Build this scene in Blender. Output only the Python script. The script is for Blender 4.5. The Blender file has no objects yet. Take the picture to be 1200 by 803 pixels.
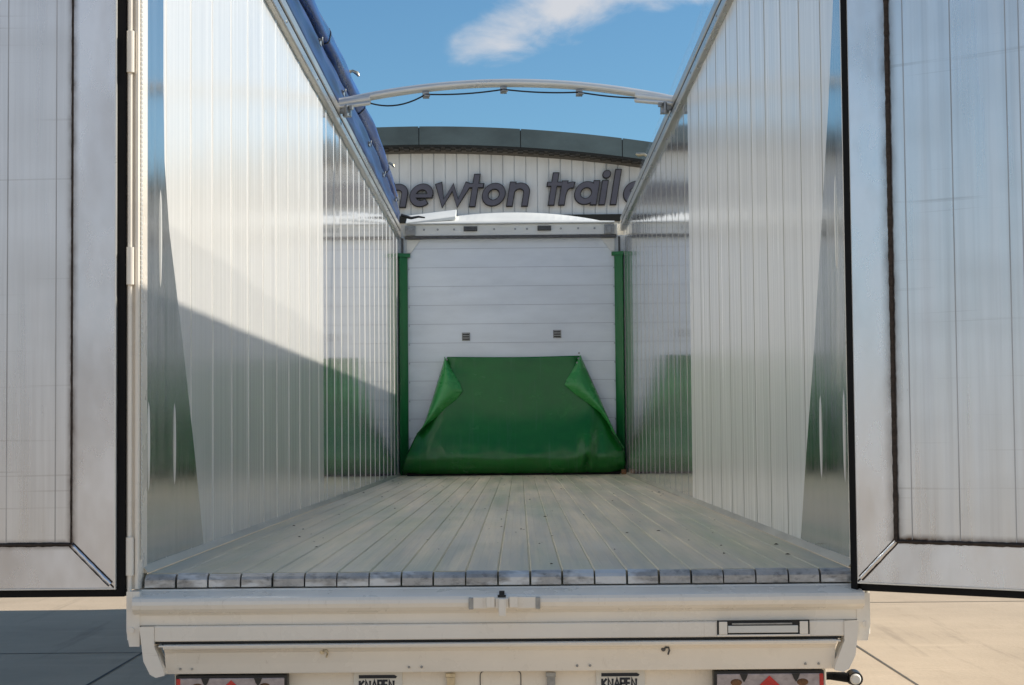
import bpy, bmesh, math, random
from mathutils import Vector, Matrix
R = math.radians
random.seed(7)
C = bpy.context.scene.collection
G = 1.38                       # trailer floor height over the ground; builders below use z = 0 at the trailer floor

# ------------------------------------------------------------------ camera
cam = bpy.data.cameras.new('camera'); cam.sensor_width = 36; cam.lens = 62.1; cam.clip_start = .05; cam.clip_end = 3000
co = bpy.data.objects.new('camera', cam); C.objects.link(co)
yaw, pitch, roll = R(-.225), R(2.8436), R(-.5215)
f_ = Vector((math.sin(yaw)*math.cos(pitch), math.cos(yaw)*math.cos(pitch), math.sin(pitch)))
r_ = f_.cross(Vector((0, 0, 1))).normalized(); u_ = r_.cross(f_)
cr, sr = math.cos(roll), math.sin(roll)
rr, uu = r_*cr + u_*sr, -r_*sr + u_*cr
M = Matrix((rr, uu, -f_)).transposed().to_4x4(); M.translation = Vector((.08, -6.15, .4852 + G))
co.matrix_world = M
bpy.context.scene.camera = co

# ------------------------------------------------------------------ sun and sky
SUNV = Vector((1.0, .19, .795)).normalized()
EL = math.asin(SUNV.z); AZ = math.atan2(SUNV.x, SUNV.y)
sd = bpy.data.lights.new('sun', 'SUN'); sd.energy = 4.9; sd.angle = R(.53); sd.color = (1, .92, .80)
so = bpy.data.objects.new('sun', sd); C.objects.link(so)
so.rotation_euler = (-SUNV).to_track_quat('-Z', 'Y').to_euler(); so.location = (30, 6, 30)
world = bpy.data.worlds.new('World'); bpy.context.scene.world = world; world.use_nodes = True
wn, wl = world.node_tree.nodes, world.node_tree.links
bg = wn['Background']; bg.inputs['Strength'].default_value = .101
sky = wn.new('ShaderNodeTexSky'); sky.sky_type = 'NISHITA'; sky.sun_disc = False
sky.sun_elevation = EL; sky.sun_rotation = AZ; sky.air_density = 1.0; sky.dust_density = .3; sky.ozone_density = 2.2
tint = wn.new('ShaderNodeMix'); tint.data_type = 'RGBA'; tint.blend_type = 'MULTIPLY'; tint.inputs[0].default_value = 1
tint.inputs[7].default_value = (.62, .90, 1.0, 1)
wl.new(sky.outputs[0], tint.inputs[6])
tc = wn.new('ShaderNodeTexCoord')
mp = wn.new('ShaderNodeMapping'); mp.inputs['Scale'].default_value = (1, 1, 1.7); mp.inputs['Location'].default_value = (.13, .4, .05)
wl.new(tc.outputs['Generated'], mp.inputs[0])
n1 = wn.new('ShaderNodeTexNoise'); n1.inputs['Scale'].default_value = 16; n1.inputs['Detail'].default_value = 9; n1.inputs['Roughness'].default_value = .58; n1.inputs['Distortion'].default_value = .4
wl.new(mp.outputs[0], n1.inputs['Vector'])
def wmath(op, a, b=None, c=None, clamp=False):
    n = wn.new('ShaderNodeMath'); n.operation = op; n.use_clamp = clamp
    for i, v in enumerate((a, b, c)):
        if v is None: continue
        if isinstance(v, (int, float)): n.inputs[i].default_value = v
        else: wl.new(v, n.inputs[i])
    return n.outputs[0]
sx = wn.new('ShaderNodeSeparateXYZ'); wl.new(tc.outputs['Generated'], sx.inputs[0])
def blob(cx, cz, ang, a, b, front=1):
    # an elongated patch of the sky dome: 1 at its middle, 0 at its rim
    dx = wmath('SUBTRACT', sx.outputs[0], cx); dz = wmath('SUBTRACT', sx.outputs[2], cz)
    ca, sa = math.cos(ang), math.sin(ang)
    p = wmath('DIVIDE', wmath('ADD', wmath('MULTIPLY', dx, ca), wmath('MULTIPLY', dz, sa)), a)
    q = wmath('DIVIDE', wmath('SUBTRACT', wmath('MULTIPLY', dz, ca), wmath('MULTIPLY', dx, sa)), b)
    d = wmath('SQRT', wmath('ADD', wmath('MULTIPLY', p, p), wmath('MULTIPLY', q, q)))
    v = wmath('SUBTRACT', 1, d, clamp=True)
    g = wmath('GREATER_THAN', wmath('MULTIPLY', sx.outputs[1], front), 0)
    return wmath('MULTIPLY', v, g)
patch = None
for args in ((.030, .2350, R(22), .085, .024), (.060, .2480, R(6), .09, .022), (.105, .252, R(4), .07, .020), (.5, .62, .2, .5, .2), (.0, .42, 0, 1.5, .24, -1), (-.5, .22, 0, .35, .09), (.0, .15, .0, 1.4, .22, -1)):  # cloud patches outside the view are added to whiten the fill light
    b_ = blob(*args)
    patch = b_ if patch is None else wmath('MAXIMUM', patch, b_)
dens = wmath('ADD', wmath('MULTIPLY', patch, 1.35), wmath('MULTIPLY', wmath('SUBTRACT', n1.outputs[0], .5), 2.6))
mr = wn.new('ShaderNodeMapRange'); mr.interpolation_type = 'SMOOTHSTEP'; mr.inputs[1].default_value = .15; mr.inputs[2].default_value = 1.05
wl.new(dens, mr.inputs[0])
edge = wmath('MULTIPLY', mr.outputs[0], wmath('MULTIPLY', patch, 6, clamp=True))
cl = wn.new('ShaderNodeMix'); cl.data_type = 'RGBA'; cl.inputs[7].default_value = (5.8, 5.9, 6.2, 1)
wl.new(wmath('MULTIPLY', edge, .93), cl.inputs[0]); wl.new(tint.outputs[2], cl.inputs[6]); wl.new(cl.outputs[2], bg.inputs['Color'])
vs = bpy.context.scene.view_settings; vs.view_transform = 'Standard'; vs.look = 'None'; vs.exposure = .22; vs.gamma = 1; vs.use_curve_mapping = False
bpy.context.scene.cycles.max_bounces = 12
bpy.context.scene.cycles.glossy_bounces = 8

# ------------------------------------------------------------------ materials
def mat(name, col, rough=.5, metal=0, noise=0, nscale=(8, 8, 8), bump=0, bscale=None, rvar=0, spec=.5, coat=0, col2=None, aniso=0):
    m = bpy.data.materials.new(name); m.use_nodes = True
    n, l = m.node_tree.nodes, m.node_tree.links
    p = n['Principled BSDF']; p.inputs['Base Color'].default_value = (*col, 1)
    p.inputs['Roughness'].default_value = rough; p.inputs['Metallic'].default_value = metal
    p.inputs['Specular IOR Level'].default_value = spec; p.inputs['Coat Weight'].default_value = coat; p.inputs['Anisotropic'].default_value = aniso
    m['p'] = 1
    t = n.new('ShaderNodeTexCoord'); mpn = n.new('ShaderNodeMapping'); mpn.inputs['Scale'].default_value = nscale
    l.new(t.outputs['Object'], mpn.inputs[0])
    ns = n.new('ShaderNodeTexNoise'); ns.inputs['Scale'].default_value = 1; ns.inputs['Detail'].default_value = 6; ns.inputs['Roughness'].default_value = .6
    l.new(mpn.outputs[0], ns.inputs['Vector'])
    if noise or col2:
        mx = n.new('ShaderNodeMix'); mx.data_type = 'RGBA'
        c2 = col2 or tuple(max(0, c*(1-noise)) for c in col)
        mx.inputs[6].default_value = (*c2, 1); mx.inputs[7].default_value = (*[c*(1+noise*.5) for c in col], 1)
        r = n.new('ShaderNodeMapRange'); r.inputs[1].default_value = .32; r.inputs[2].default_value = .68
        l.new(ns.outputs[0], r.inputs[0]); l.new(r.outputs[0], mx.inputs[0]); l.new(mx.outputs[2], p.inputs['Base Color'])
    if rvar:
        r = n.new('ShaderNodeMapRange'); r.inputs[1].default_value = .3; r.inputs[2].default_value = .7
        r.inputs[3].default_value = max(.01, rough-rvar); r.inputs[4].default_value = rough+rvar
        l.new(ns.outputs[0], r.inputs[0]); l.new(r.outputs[0], p.inputs['Roughness'])
    if bump:
        m2 = n.new('ShaderNodeMapping'); m2.inputs['Scale'].default_value = bscale or nscale; l.new(t.outputs['Object'], m2.inputs[0])
        nb = n.new('ShaderNodeTexNoise'); nb.inputs['Scale'].default_value = 1; nb.inputs['Detail'].default_value = 4; l.new(m2.outputs[0], nb.inputs['Vector'])
        b = n.new('ShaderNodeBump'); b.inputs['Strength'].default_value = 1; b.inputs['Distance'].default_value = bump
        l.new(nb.outputs[0], b.inputs['Height']); l.new(b.outputs[0], p.inputs['Normal'])
    return m

def add_layer(m, col, fn):
    """mix another base colour over the material with the factor socket built by fn(nodes, links, objcoord)"""
    n, l = m.node_tree.nodes, m.node_tree.links; p = n['Principled BSDF']
    t = n.new('ShaderNodeTexCoord'); fac = fn(n, l, t.outputs['Object'])
    mx = n.new('ShaderNodeMix'); mx.data_type = 'RGBA'
    src = p.inputs['Base Color']
    if src.is_linked: l.new(src.links[0].from_socket, mx.inputs[6])
    else: mx.inputs[6].default_value = src.default_value
    mx.inputs[7].default_value = (*col, 1); l.new(fac, mx.inputs[0]); l.new(mx.outputs[2], p.inputs['Base Color'])
def noise_fac(scale, lo, hi, amount=1, detail=8, rough=.65, zfade=None):
    def fn(n, l, oc):
        mpn = n.new('ShaderNodeMapping'); mpn.inputs['Scale'].default_value = scale; l.new(oc, mpn.inputs[0])
        ns = n.new('ShaderNodeTexNoise'); ns.inputs['Scale'].default_value = 1; ns.inputs['Detail'].default_value = detail; ns.inputs['Roughness'].default_value = rough
        l.new(mpn.outputs[0], ns.inputs['Vector'])
        r = n.new('ShaderNodeMapRange'); r.inputs[1].default_value = lo; r.inputs[2].default_value = hi; r.inputs[4].default_value = amount
        l.new(ns.outputs[0], r.inputs[0]); out = r.outputs[0]
        if zfade:     # dirt that thins out with height
            s = n.new('ShaderNodeSeparateXYZ'); l.new(oc, s.inputs[0])
            z = n.new('ShaderNodeMapRange'); z.inputs[1].default_value = zfade[0]+G; z.inputs[2].default_value = zfade[1]+G; z.inputs[3].default_value = 1; z.inputs[4].default_value = 0
            l.new(s.outputs[2], z.inputs[0])
            mm = n.new('ShaderNodeMath'); mm.operation = 'MULTIPLY'; l.new(out, mm.inputs[0]); l.new(z.outputs[0], mm.inputs[1]); out = mm.outputs[0]
        return out
    return fn

worn_alu = mat('worn_aluminium', (.95, .95, .93), .22, .04, .05, (3, 26, .5), .0005, (6, 90, .6), .06)  # base lifted to brighten the shaded right wall
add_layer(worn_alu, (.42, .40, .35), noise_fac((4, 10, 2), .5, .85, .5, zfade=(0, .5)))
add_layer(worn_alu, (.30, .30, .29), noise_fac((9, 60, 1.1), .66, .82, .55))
sunny_alu = mat('worn_aluminium_sunlit', (.74, .74, .72), .21, .10, .07, (3, 26, .5), .0005, (6, 90, .6), .06)  # same worn metal, base toned down for the sunlit left wall
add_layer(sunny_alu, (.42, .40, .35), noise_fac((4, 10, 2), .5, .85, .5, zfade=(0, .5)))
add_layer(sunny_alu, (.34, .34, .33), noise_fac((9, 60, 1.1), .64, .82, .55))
mirror_alu = mat('polished_aluminium', (.86, .86, .86), .09, .72, .06, (3, 26, .5), .0005, (5, 30, .5), .03)
add_layer(mirror_alu, (.5, .48, .42), noise_fac((4, 10, 2), .45, .85, .4, zfade=(0, .35)))
wedge_alu = mat('bright_rolled_aluminium', (.66, .66, .64), .13, .9, .12, (3, 18, .8), .0010, (4, 9, .5), .05)
add_layer(wedge_alu, (.34, .31, .26), noise_fac((6, 12, 3), .45, .8, .6, zfade=(0, .35)))
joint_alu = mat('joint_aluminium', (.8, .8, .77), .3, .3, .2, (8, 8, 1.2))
joint_dark = mat('shaded_joint', (.36, .36, .34), .5, .3, .2, (8, 8, 1.2))  # joint metal darkened to paint the shaded ridges of the right wall
rail_alu = mat('rail_aluminium', (.50, .475, .43), .3, .75, .15, (12, 1.5, 12), .0004, (20, 3, 20), .08)
bow_alu = mat('bow_aluminium', (.78, .78, .75), .3, .5, .05, (3, 6, 6), 0, None, .03)
door_alu = mat('door_aluminium', (.74, .76, .79), .30, .88, .10, (14, 14, .8), .00012, (50, 50, .9), .06)
add_layer(door_alu, (.42, .42, .43), noise_fac((26, 26, .5), .45, .8, .4, detail=3))
add_layer(door_alu, (.50, .50, .50), noise_fac((1.6, 1.6, 3), .45, .75, .4, detail=2))
add_layer(door_alu, (.32, .31, .31), noise_fac((.9, .9, 60), .64, .74, .35, detail=2))
frame_alu = mat('door_frame_aluminium', (.78, .80, .84), .27, .86, .10, (6, 6, 2.5), .00012, (12, 12, 3), .06)
add_layer(frame_alu, (.42, .38, .35), noise_fac((5, 5, 2.5), .45, .8, .45, detail=3))
tint_alu = mat('heat_tinted_aluminium', (.36, .29, .23), .42, .7, .4, (30, 30, 9), .0005, (40, 40, 12), .1)
pj_alu = mat('plank_joint_aluminium', (.46, .46, .47), .4, .7, .3, (20, 20, 2))
weld = mat('sooty_weld', (.022, .016, .012), .6, .5, .7, (40, 40, 120), .002, (60, 60, 200), col2=(.07, .052, .042))
rubber = mat('black_rubber', (.005, .005, .0055), .6, 0, .3, (10, 10, 10), .0004, (40, 40, 40), .1, spec=.2)
white = mat('white_paint', (.88, .82, .72), .28, 0, .05, (5, 5, 5), .0003, (9, 9, 9), .06, coat=.3)
add_layer(white, (.50, .44, .36), noise_fac((7, 7, 7), .60, .85, .35))
add_layer(white, (.17, .14, .11), noise_fac((45, 70, 90), .74, .80, .8))
add_layer(white, (.42, .34, .24), noise_fac((38, 38, 2.5), .62, .80, .45))
add_layer(white, (.35, .27, .18), noise_fac((3, 3, 60), .66, .78, .4))
gap_dark = mat('dark_gap', (.03, .028, .025), .8)
headboard = mat('white_headboard', (.84, .90, .96), .38, 0, .08, (1.2, 4, 5), .0006, (2, 4, 9), .08)
add_layer(headboard, (.50, .50, .47), noise_fac((5, 5, 14), .62, .85, .35))
add_layer(headboard, (.62, .68, .76), noise_fac((1.6, 2, 2.4), .55, .75, .3))
add_layer(headboard, (.25, .25, .24), noise_fac((60, 10, 25), .73, .80, .5))
headjoint = mat('panel_joint', (.50, .54, .60), .5)
fibre = mat('white_fibreglass', (.82, .82, .77), .35, 0, .06, (3, 3, 5), .0004, (4, 4, 4), .06)
grey_steel = mat('galvanised_steel', (.36, .37, .37), .4, .7, .3, (30, 30, 30))
dark_steel = mat('dark_steel', (.12, .12, .12), .5, .5, .3, (30, 30, 30))
green_paint = mat('green_corner_paint', (.012, .17, .045), .3, 0, .2, (10, 10, 2), .0003, (30, 30, 3), .05)
green_flap_lit = mat('green_pvc_lit_flap', (.035, .30, .06), .27, 0, .15, (3, 3, 5), .0008, (6, 6, 4), .05)  # sheet green brightened to paint the highlight on the folded corners
green_pvc = mat('green_pvc', (.010, .155, .022), .24, 0, .15, (3, 3, 5), .006, (4, 4, 2.5), .05, spec=.38)
for q_ in (green_flap_lit, green_pvc):
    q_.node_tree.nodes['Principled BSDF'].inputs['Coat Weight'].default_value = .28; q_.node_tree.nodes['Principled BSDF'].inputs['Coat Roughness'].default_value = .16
add_layer(green_pvc, (.05, .17, .07), noise_fac((22, 4, 1.2), .55, .8, .6))
blue_pvc = mat('blue_pvc', (.014, .065, .25), .3, 0, .45, (16, 1.2, 16), .004, (22, 1.6, 22), .08)
blue_shade = mat('shaded_blue_pvc', (.007, .03, .12), .4, 0, .5, (16, 1.2, 16), .004, (22, 1.6, 22), .08)  # same cover cloth, darkened to paint the shade on the fold
clear = mat('clear_film', (.78, .86, .92), .12)
nb_ = clear.node_tree.nodes['Principled BSDF']; nb_.inputs['Alpha'].default_value = .07
lamp_red = mat('red_lamp_lens', (.55, .01, .012), .12, 0, .2, (60, 60, 60), coat=.6)
lamp_clear = mat('smoked_lamp_lens', (.42, .36, .36), .12, 0, .25, (40, 40, 60), coat=.8)
black_pl = mat('black_plastic', (.02, .02, .02), .4)
plate_white = mat('plate_white', (.74, .73, .68), .35, 0, .05)
navy = mat('plate_ink', (.012, .018, .03), .45)
brass = mat('zinc_hook', (.62, .55, .40), .3, .85, .2, (40, 40, 40))
rust = mat('rusty_steel', (.22, .11, .05), .75, .2, .5, (60, 60, 60))
dirt = mat('dry_dirt', (.10, .07, .045), .9, 0, .4, (40, 40, 40))
tyre_m = mat('tyre_rubber', (.02, .02, .02), .8, 0, .3)
concrete = mat('concrete', (.47, .38, .28), .85, 0, .16, (.5, .5, .5), .004, (25, 25, 25), spec=.12)
add_layer(concrete, (.34, .27, .19), noise_fac((6, 1.1, 1), .55, .8, .5))
add_layer(concrete, (.58, .47, .34), noise_fac((.7, 3.5, 1), .55, .75, .5))
add_layer(concrete, (.26, .20, .15), noise_fac((30, 30, 1), .68, .8, .4))
add_layer(concrete, (.13, .11, .09), noise_fac((2.6, .16, 1), .60, .72, .40))
add_layer(concrete, (.15, .12, .10), noise_fac((70, 70, 1), .72, .77, .7))
joint_m = mat('slab_joint', (.10, .09, .075), .9, 0, .3)
clad = mat('white_cladding', (.76, .82, .86), .5, 0, .10, (3, 3, .25), .001, (20, 20, 1))
add_layer(clad, (.44, .47, .49), noise_fac((2.5, 2.5, .5), .52, .78, .5))
fascia = mat('slate_fascia', (.115, .165, .175), .35, .2, .35, (.5, .5, .9))
eave = mat('dark_eave', (.010, .012, .011), .6)
letter_face = mat('letter_face', (.105, .110, .150), .5, 0, .15, (3, 3, 3))
letter_edge = mat('letter_edge', (.006, .007, .012), .5)
cable_m = mat('black_cable', (.01, .01, .012), .4)

def stain(xw, zw, wx, wz, top):
    def fn(n, l, oc):
        s_ = n.new('ShaderNodeSeparateXYZ'); l.new(oc, s_.inputs[0])
        def mth(op, a, b=None, clamp=False):
            q = n.new('ShaderNodeMath'); q.operation = op; q.use_clamp = clamp
            for i, v in enumerate((a, b)):
                if v is None: continue
                if isinstance(v, (int, float)): q.inputs[i].default_value = v
                else: l.new(v, q.inputs[i])
            return q.outputs[0]
        nz = noise_fac((14, 14, 9), .3, .7)(n, l, oc)
        def near(c, p, w): return mth('SUBTRACT', 1, mth('DIVIDE', mth('ABSOLUTE', mth('SUBTRACT', mth('ABSOLUTE', c), p)), w), True)
        a = near(s_.outputs[0], xw, wx); b = near(s_.outputs[2], zw, wz)
        b = mth('MULTIPLY', b, mth('GREATER_THAN', mth('ABSOLUTE', s_.outputs[0]), xw-.01))
        a = mth('MULTIPLY', a, mth('GREATER_THAN', s_.outputs[2], zw-.008)); f = mth('MAXIMUM', a, b); f = mth('POWER', f, 1.25)
        return mth('MULTIPLY', f, mth('ADD', .35, mth('MULTIPLY', nz, .75)), True)
    return fn
def copy_mat(m, nm): c = m.copy(); c.name = nm; return c
DM = {}
for sd_, xw, wx in ((-1, 1.459, .026), (1, 1.343, .034)):
    a_, b_ = copy_mat(door_alu, 'door_aluminium_skin'), copy_mat(frame_alu, 'door_aluminium_frame')
    for q_ in (a_, b_): add_layer(q_, (.075, .045, .028), stain(xw, G+.108, wx, .022, 0))
    DM[sd_] = (a_, b_)

# floor: slats in dust and green streaks
floor_m = mat('dusty_floor_aluminium', (.68, .58, .41), .42, .05, .24, (9, .5, 3), .0012, (35, .8, 3), .1)
add_layer(floor_m, (.24, .34, .19), noise_fac((3.5, .25, 1), .42, .70, .6, detail=5))
add_layer(floor_m, (.36, .33, .28), noise_fac((40, .6, 1), .50, .74, .5))
add_layer(floor_m, (.16, .15, .12), noise_fac((90, 2.2, 1), .66, .74, .6))
add_layer(floor_m, (.76, .70, .57), noise_fac((1.6, .9, 1), .45, .75, .4, detail=5))
groove_m = mat('floor_groove', (.20, .25, .15), .7, .1, .5, (5, 1.2, 5), col2=(.62, .58, .44))
nose_m = mat('slat_nose', (.48, .455, .42), .38, .35, .3, (16, 10, 10), .002, (30, 20, 30), .1)
add_layer(nose_m, (.13, .125, .12), noise_fac((28, 10, 60), .5, .7, .8))
add_layer(nose_m, (.80, .79, .76), noise_fac((3.5, 4, 9), .52, .60, .75, detail=4))
add_layer(nose_m, (.10, .07, .05), noise_fac((70, 40, 90), .68, .76, .7))
skirt_m = mat('skirt_aluminium', (.50, .46, .37), .4, .4, .2, (10, 1.5, 10), .0006, (16, 3, 16))
add_layer(skirt_m, (.30, .25, .17), noise_fac((12, 2.5, 12), .55, .75, .5))

# ------------------------------------------------------------------ mesh helpers
class MB:
    def __init__(s): s.v = []; s.f = []; s.mi = []; s.sm = []
    def add(s, vs, fs, mi=0, smooth=False):
        o = len(s.v); s.v += [tuple(v) for v in vs]
        for k, q in enumerate(fs):
            s.f.append([i+o for i in q]); s.mi.append(mi[k] if isinstance(mi, list) else mi); s.sm.append(smooth)
        return s
    def box(s, x0, x1, y0, y1, z0, z1, mi=0):
        v = [(x, y, z) for x in (x0, x1) for y in (y0, y1) for z in (z0, z1)]
        return s.add(v, [(0, 1, 3, 2), (4, 6, 7, 5), (0, 4, 5, 1), (2, 3, 7, 6), (0, 2, 6, 4), (1, 5, 7, 3)], mi)
    def ext(s, prof, axis, a, b, mi=0, smooth=False, cap=True):
        """closed 2D profile extruded along an axis ('x': prof=(y,z); 'y': prof=(x,z); 'z': prof=(x,y))"""
        def P(p, t): return (t, p[0], p[1]) if axis == 'x' else (p[0], t, p[1]) if axis == 'y' else (p[0], p[1], t)
        n = len(prof); v = [P(p, a) for p in prof] + [P(p, b) for p in prof]
        s.add(v, [(i, (i+1) % n, n+(i+1) % n, n+i) for i in range(n)], mi, smooth)
        if cap: s.add(v, [tuple(range(n))[::-1], tuple(range(n, 2*n))], mi)
        return s
    def tube(s, pts, r, n=12, mi=0, cap=True, sx=1, sz=1):
        pts = [Vector(p) for p in pts]; rings = []; up = None
        for i, p in enumerate(pts):
            t = (pts[min(i+1, len(pts)-1)] - pts[max(i-1, 0)]).normalized()
            a = t.cross(Vector((0, 0, 1)) if abs(t.z) < .95 else Vector((0, 1, 0))).normalized(); b = t.cross(a)
            ri = r[i] if isinstance(r, (list, tuple)) else r
            rings.append([p + a*math.cos(2*math.pi*k/n)*ri*sx + b*math.sin(2*math.pi*k/n)*ri*sz for k in range(n)])
        v = [q for g in rings for q in g]; fs = []
        for i in range(len(pts)-1):
            for k in range(n): fs.append((i*n+k, i*n+(k+1) % n, (i+1)*n+(k+1) % n, (i+1)*n+k))
        s.add(v, fs, mi, True)
        if cap: s.add(rings[0], [tuple(range(n))], mi); s.add(rings[-1], [tuple(range(n))], mi)
        return s
    def grid(s, fn, nu, nv, mi=0):
        v = [fn(i/nu, j/nv) for j in range(nv+1) for i in range(nu+1)]
        return s.add(v, [(j*(nu+1)+i, j*(nu+1)+i+1, (j+1)*(nu+1)+i+1, (j+1)*(nu+1)+i) for j in range(nv) for i in range(nu)], mi, True)
    def xf(s, m):
        s.v = [tuple(m @ Vector(v)) for v in s.v]; return s
    def build(s, name, m, parent=None, bevel=0, solid=0, weld_=False, lift=G):
        me = bpy.data.meshes.new(name)
        pin = ROOTS.get(parent.name) if parent is not None and parent.name in ROOTS else None
        me.from_pydata([(a, b, c+lift) for a, b, c in s.v], [], s.f)
        for k, p in enumerate(me.polygons): p.material_index = s.mi[k]; p.use_smooth = s.sm[k]
        for x in (m if isinstance(m, (list, tuple)) else [m]): me.materials.append(x)
        bm = bmesh.new(); bm.from_mesh(me)
        if weld_: bmesh.ops.remove_doubles(bm, verts=bm.verts, dist=1e-4)
        bmesh.ops.recalc_face_normals(bm, faces=bm.faces); bm.to_mesh(me); bm.free()
        o = bpy.data.objects.new(name, me); C.objects.link(o)
        if parent is not None:
            o.parent = parent
            if pin is not None: o.matrix_parent_inverse = pin
        if solid:
            k = o.modifiers.new('solid', 'SOLIDIFY'); k.thickness = solid; k.offset = 0
        if bevel:
            k = o.modifiers.new('bevel', 'BEVEL'); k.width = bevel; k.segments = 2; k.limit_method = 'ANGLE'; k.angle_limit = R(40)
        return o
ROOTS = {}
def root(name, label, cat, loc, group=None):
    o = bpy.data.objects.new(name, None); C.objects.link(o); o.location = loc; o.empty_display_size = .3
    o['label'] = label; o['category'] = cat
    if group: o['group'] = group
    ROOTS[o.name] = Matrix.Translation(Vector(loc)).inverted(); return o
def tag(o, label=None, cat=None, group=None, kind=None):
    for k, v in (('label', label), ('category', cat), ('group', group), ('kind', kind)):
        if v: o[k] = v
    return o

# ================================================================== setting: ground
m = MB(); m.add([(-900, -900, 0), (900, -900, 0), (900, 1500, 0), (-900, 1500, 0)], [(0, 1, 2, 3)])
tag(m.build('ground', concrete, lift=0), kind='structure')
m = MB()
def strip(x0, y0, x1, y1, w=.022):
    d = Vector((x1-x0, y1-y0, 0)).normalized(); n = Vector((-d.y, d.x, 0))*w/2
    k = max(2, int(math.hypot(x1-x0, y1-y0)/1.5)); L = []
    for i in range(k+1):
        t = i/k; p = Vector((x0+(x1-x0)*t, y0+(y1-y0)*t, .004)); j = random.uniform(.7, 1.25)
        L += [p-n*j, p+n*j]
    m.add(L, [(2*i, 2*i+2, 2*i+3, 2*i+1) for i in range(k)])
strip(-24, 9.02, -1.0, 9.0); strip(.2, 12.75, 26, 12.8, .03); strip(2.935, -20, 2.935, 12.72); strip(-3.15, -20, -3.15, 8.98)
for k in range(1, 5): strip(2.935+6.1*k, -20, 2.935+6.1*k, 12.72); strip(-3.15-6.1*k, -20, -3.15-6.1*k, 8.98)
for y in (-2.5, -8.5, -14.5): strip(-24, y, 26, y+.02)
tag(m.build('slab_joints', joint_m, lift=0), kind='structure')

# ================================================================== trailer
L = 13.2
T = root('trailer', 'white open top walking floor trailer seen from its open rear doors', 'trailer', (0, 6.5, 0))

# side walls: extruded planks 0.5 m wide with raised joints, worn near the rear, polished towards the front
def railz(s, y): return (2.795-.210*y/L) if s < 0 else (2.78-.125*y/L)
def side_wall(s, y0):
    X = 1.235
    ys = []; y = y0
    while y < L: ys.append(y); y += .5
    split = 5.72
    prof = [(.0, X, 'w')]
    for q in ys:
        rh = .003 if s < 0 else .002
        jw = .003 if s < 0 else .0022
        prof += [(q-jw*2, X, 'p'), (q-jw, X-rh, 'j'), (q+jw, X-rh, 'j'), (q+jw*2, X, 'p')]
    wr_ = random.Random(5+s)
    for q in ys:
        for k in (.17, .34):
            if q+k < L-.05: prof.append((q+k, X+wr_.uniform(-.0013, .0013), 'p'))
    prof.append((split, X, 'p')); prof.append((L, X, 'p'))
    prof = sorted(set(prof), key=lambda t: t[0])
    m = MB(); n = len(prof)
    v = [(s*p[1], p[0], 0) for p in prof] + [(s*p[1], p[0], railz(s, p[0])+.03) for p in prof]
    fs, mi = [], []
    for i in range(n-1):
        a, b = prof[i], prof[i+1]; mid = (a[0]+b[0])/2
        fs.append((i, i+1, n+i+1, n+i))
        jo = min(a[1], b[1]) < X-.0016
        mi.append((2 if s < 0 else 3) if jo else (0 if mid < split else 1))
    m.add(v, fs, mi)
    m.add([(s*X, 0, 0), (s*1.275, 0, 0), (s*1.275, L+.05, 0), (s*X, L, 0), (s*X, 0, railz(s, 0)+.03), (s*1.275, 0, railz(s, 0)+.03), (s*1.275, L+.05, railz(s, L)+.03), (s*X, L, railz(s, L)+.03)],
          [(0, 1, 5, 4), (1, 2, 6, 5), (4, 5, 6, 7), (2, 3, 7, 6)], [0, 4, 0, 4])
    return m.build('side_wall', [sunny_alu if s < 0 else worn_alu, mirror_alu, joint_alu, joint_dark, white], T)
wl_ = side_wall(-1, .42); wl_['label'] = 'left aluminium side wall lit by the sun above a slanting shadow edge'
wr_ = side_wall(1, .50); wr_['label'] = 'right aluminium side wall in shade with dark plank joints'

# tapered bright liner plates beside the rear opening, each with pale ribs added as bright highlight lines
def liner(s, poly, ribs, wall):
    x = 1.2315; m = MB()
    P = poly; n = len(P)
    v = [(s*x, p[0], p[1]) for p in P] + [(s*(x+.003), p[0], p[1]) for p in P]
    m.add(v, [tuple(range(n))] + [(i, (i+1) % n, n+(i+1) % n, n+i) for i in range(n)])
    pl = m.build('liner_plate', wedge_alu, wall)
    for (yy, z0, z1) in ribs:
        m = MB(); k = 14; pts = [(s*(x+.001), yy, z0+(z1-z0)*i/k) for i in range(k+1)]
        rad = [.0065*math.sin(math.pi*min(1, max(.04, i/k*1.0)))**.35 if 0 < i < k else .001 for i in range(k+1)]
        m.tube(pts, rad, 10); m.build('highlight_rib', joint_alu, wall)
liner(-1, [(.004, .03), (1.18, .03), (1.0, .37), (.72, .85), (.46, 1.25), (.37, 1.5), (.35, 1.8), (.35, 2.62), (.004, 2.62)], [(.095, .28, .60), (.565, .29, .60), (.3, 1.02, 1.38)], wl_)
liner(1, [(.004, .03), (1.15, .03), (.985, .36), (.74, .80), (.53, 1.24), (.33, 1.68), (.216, 1.98), (.05, 2.5), (.004, 2.62)], [(.13, .29, .62), (.62, .29, .61), (.22, 1.05, 1.4)], wr_)

# floor skirts along the walls
for s in (-1, 1):
    m = MB(); m.ext([(s*1.2345, .002), (s*1.2345, .026), (s*1.232, .026), (s*1.213, .004), (s*1.213, .002)], 'y', .0, L-.02)
    m.build('floor_skirt', skirt_m, T)

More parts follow.
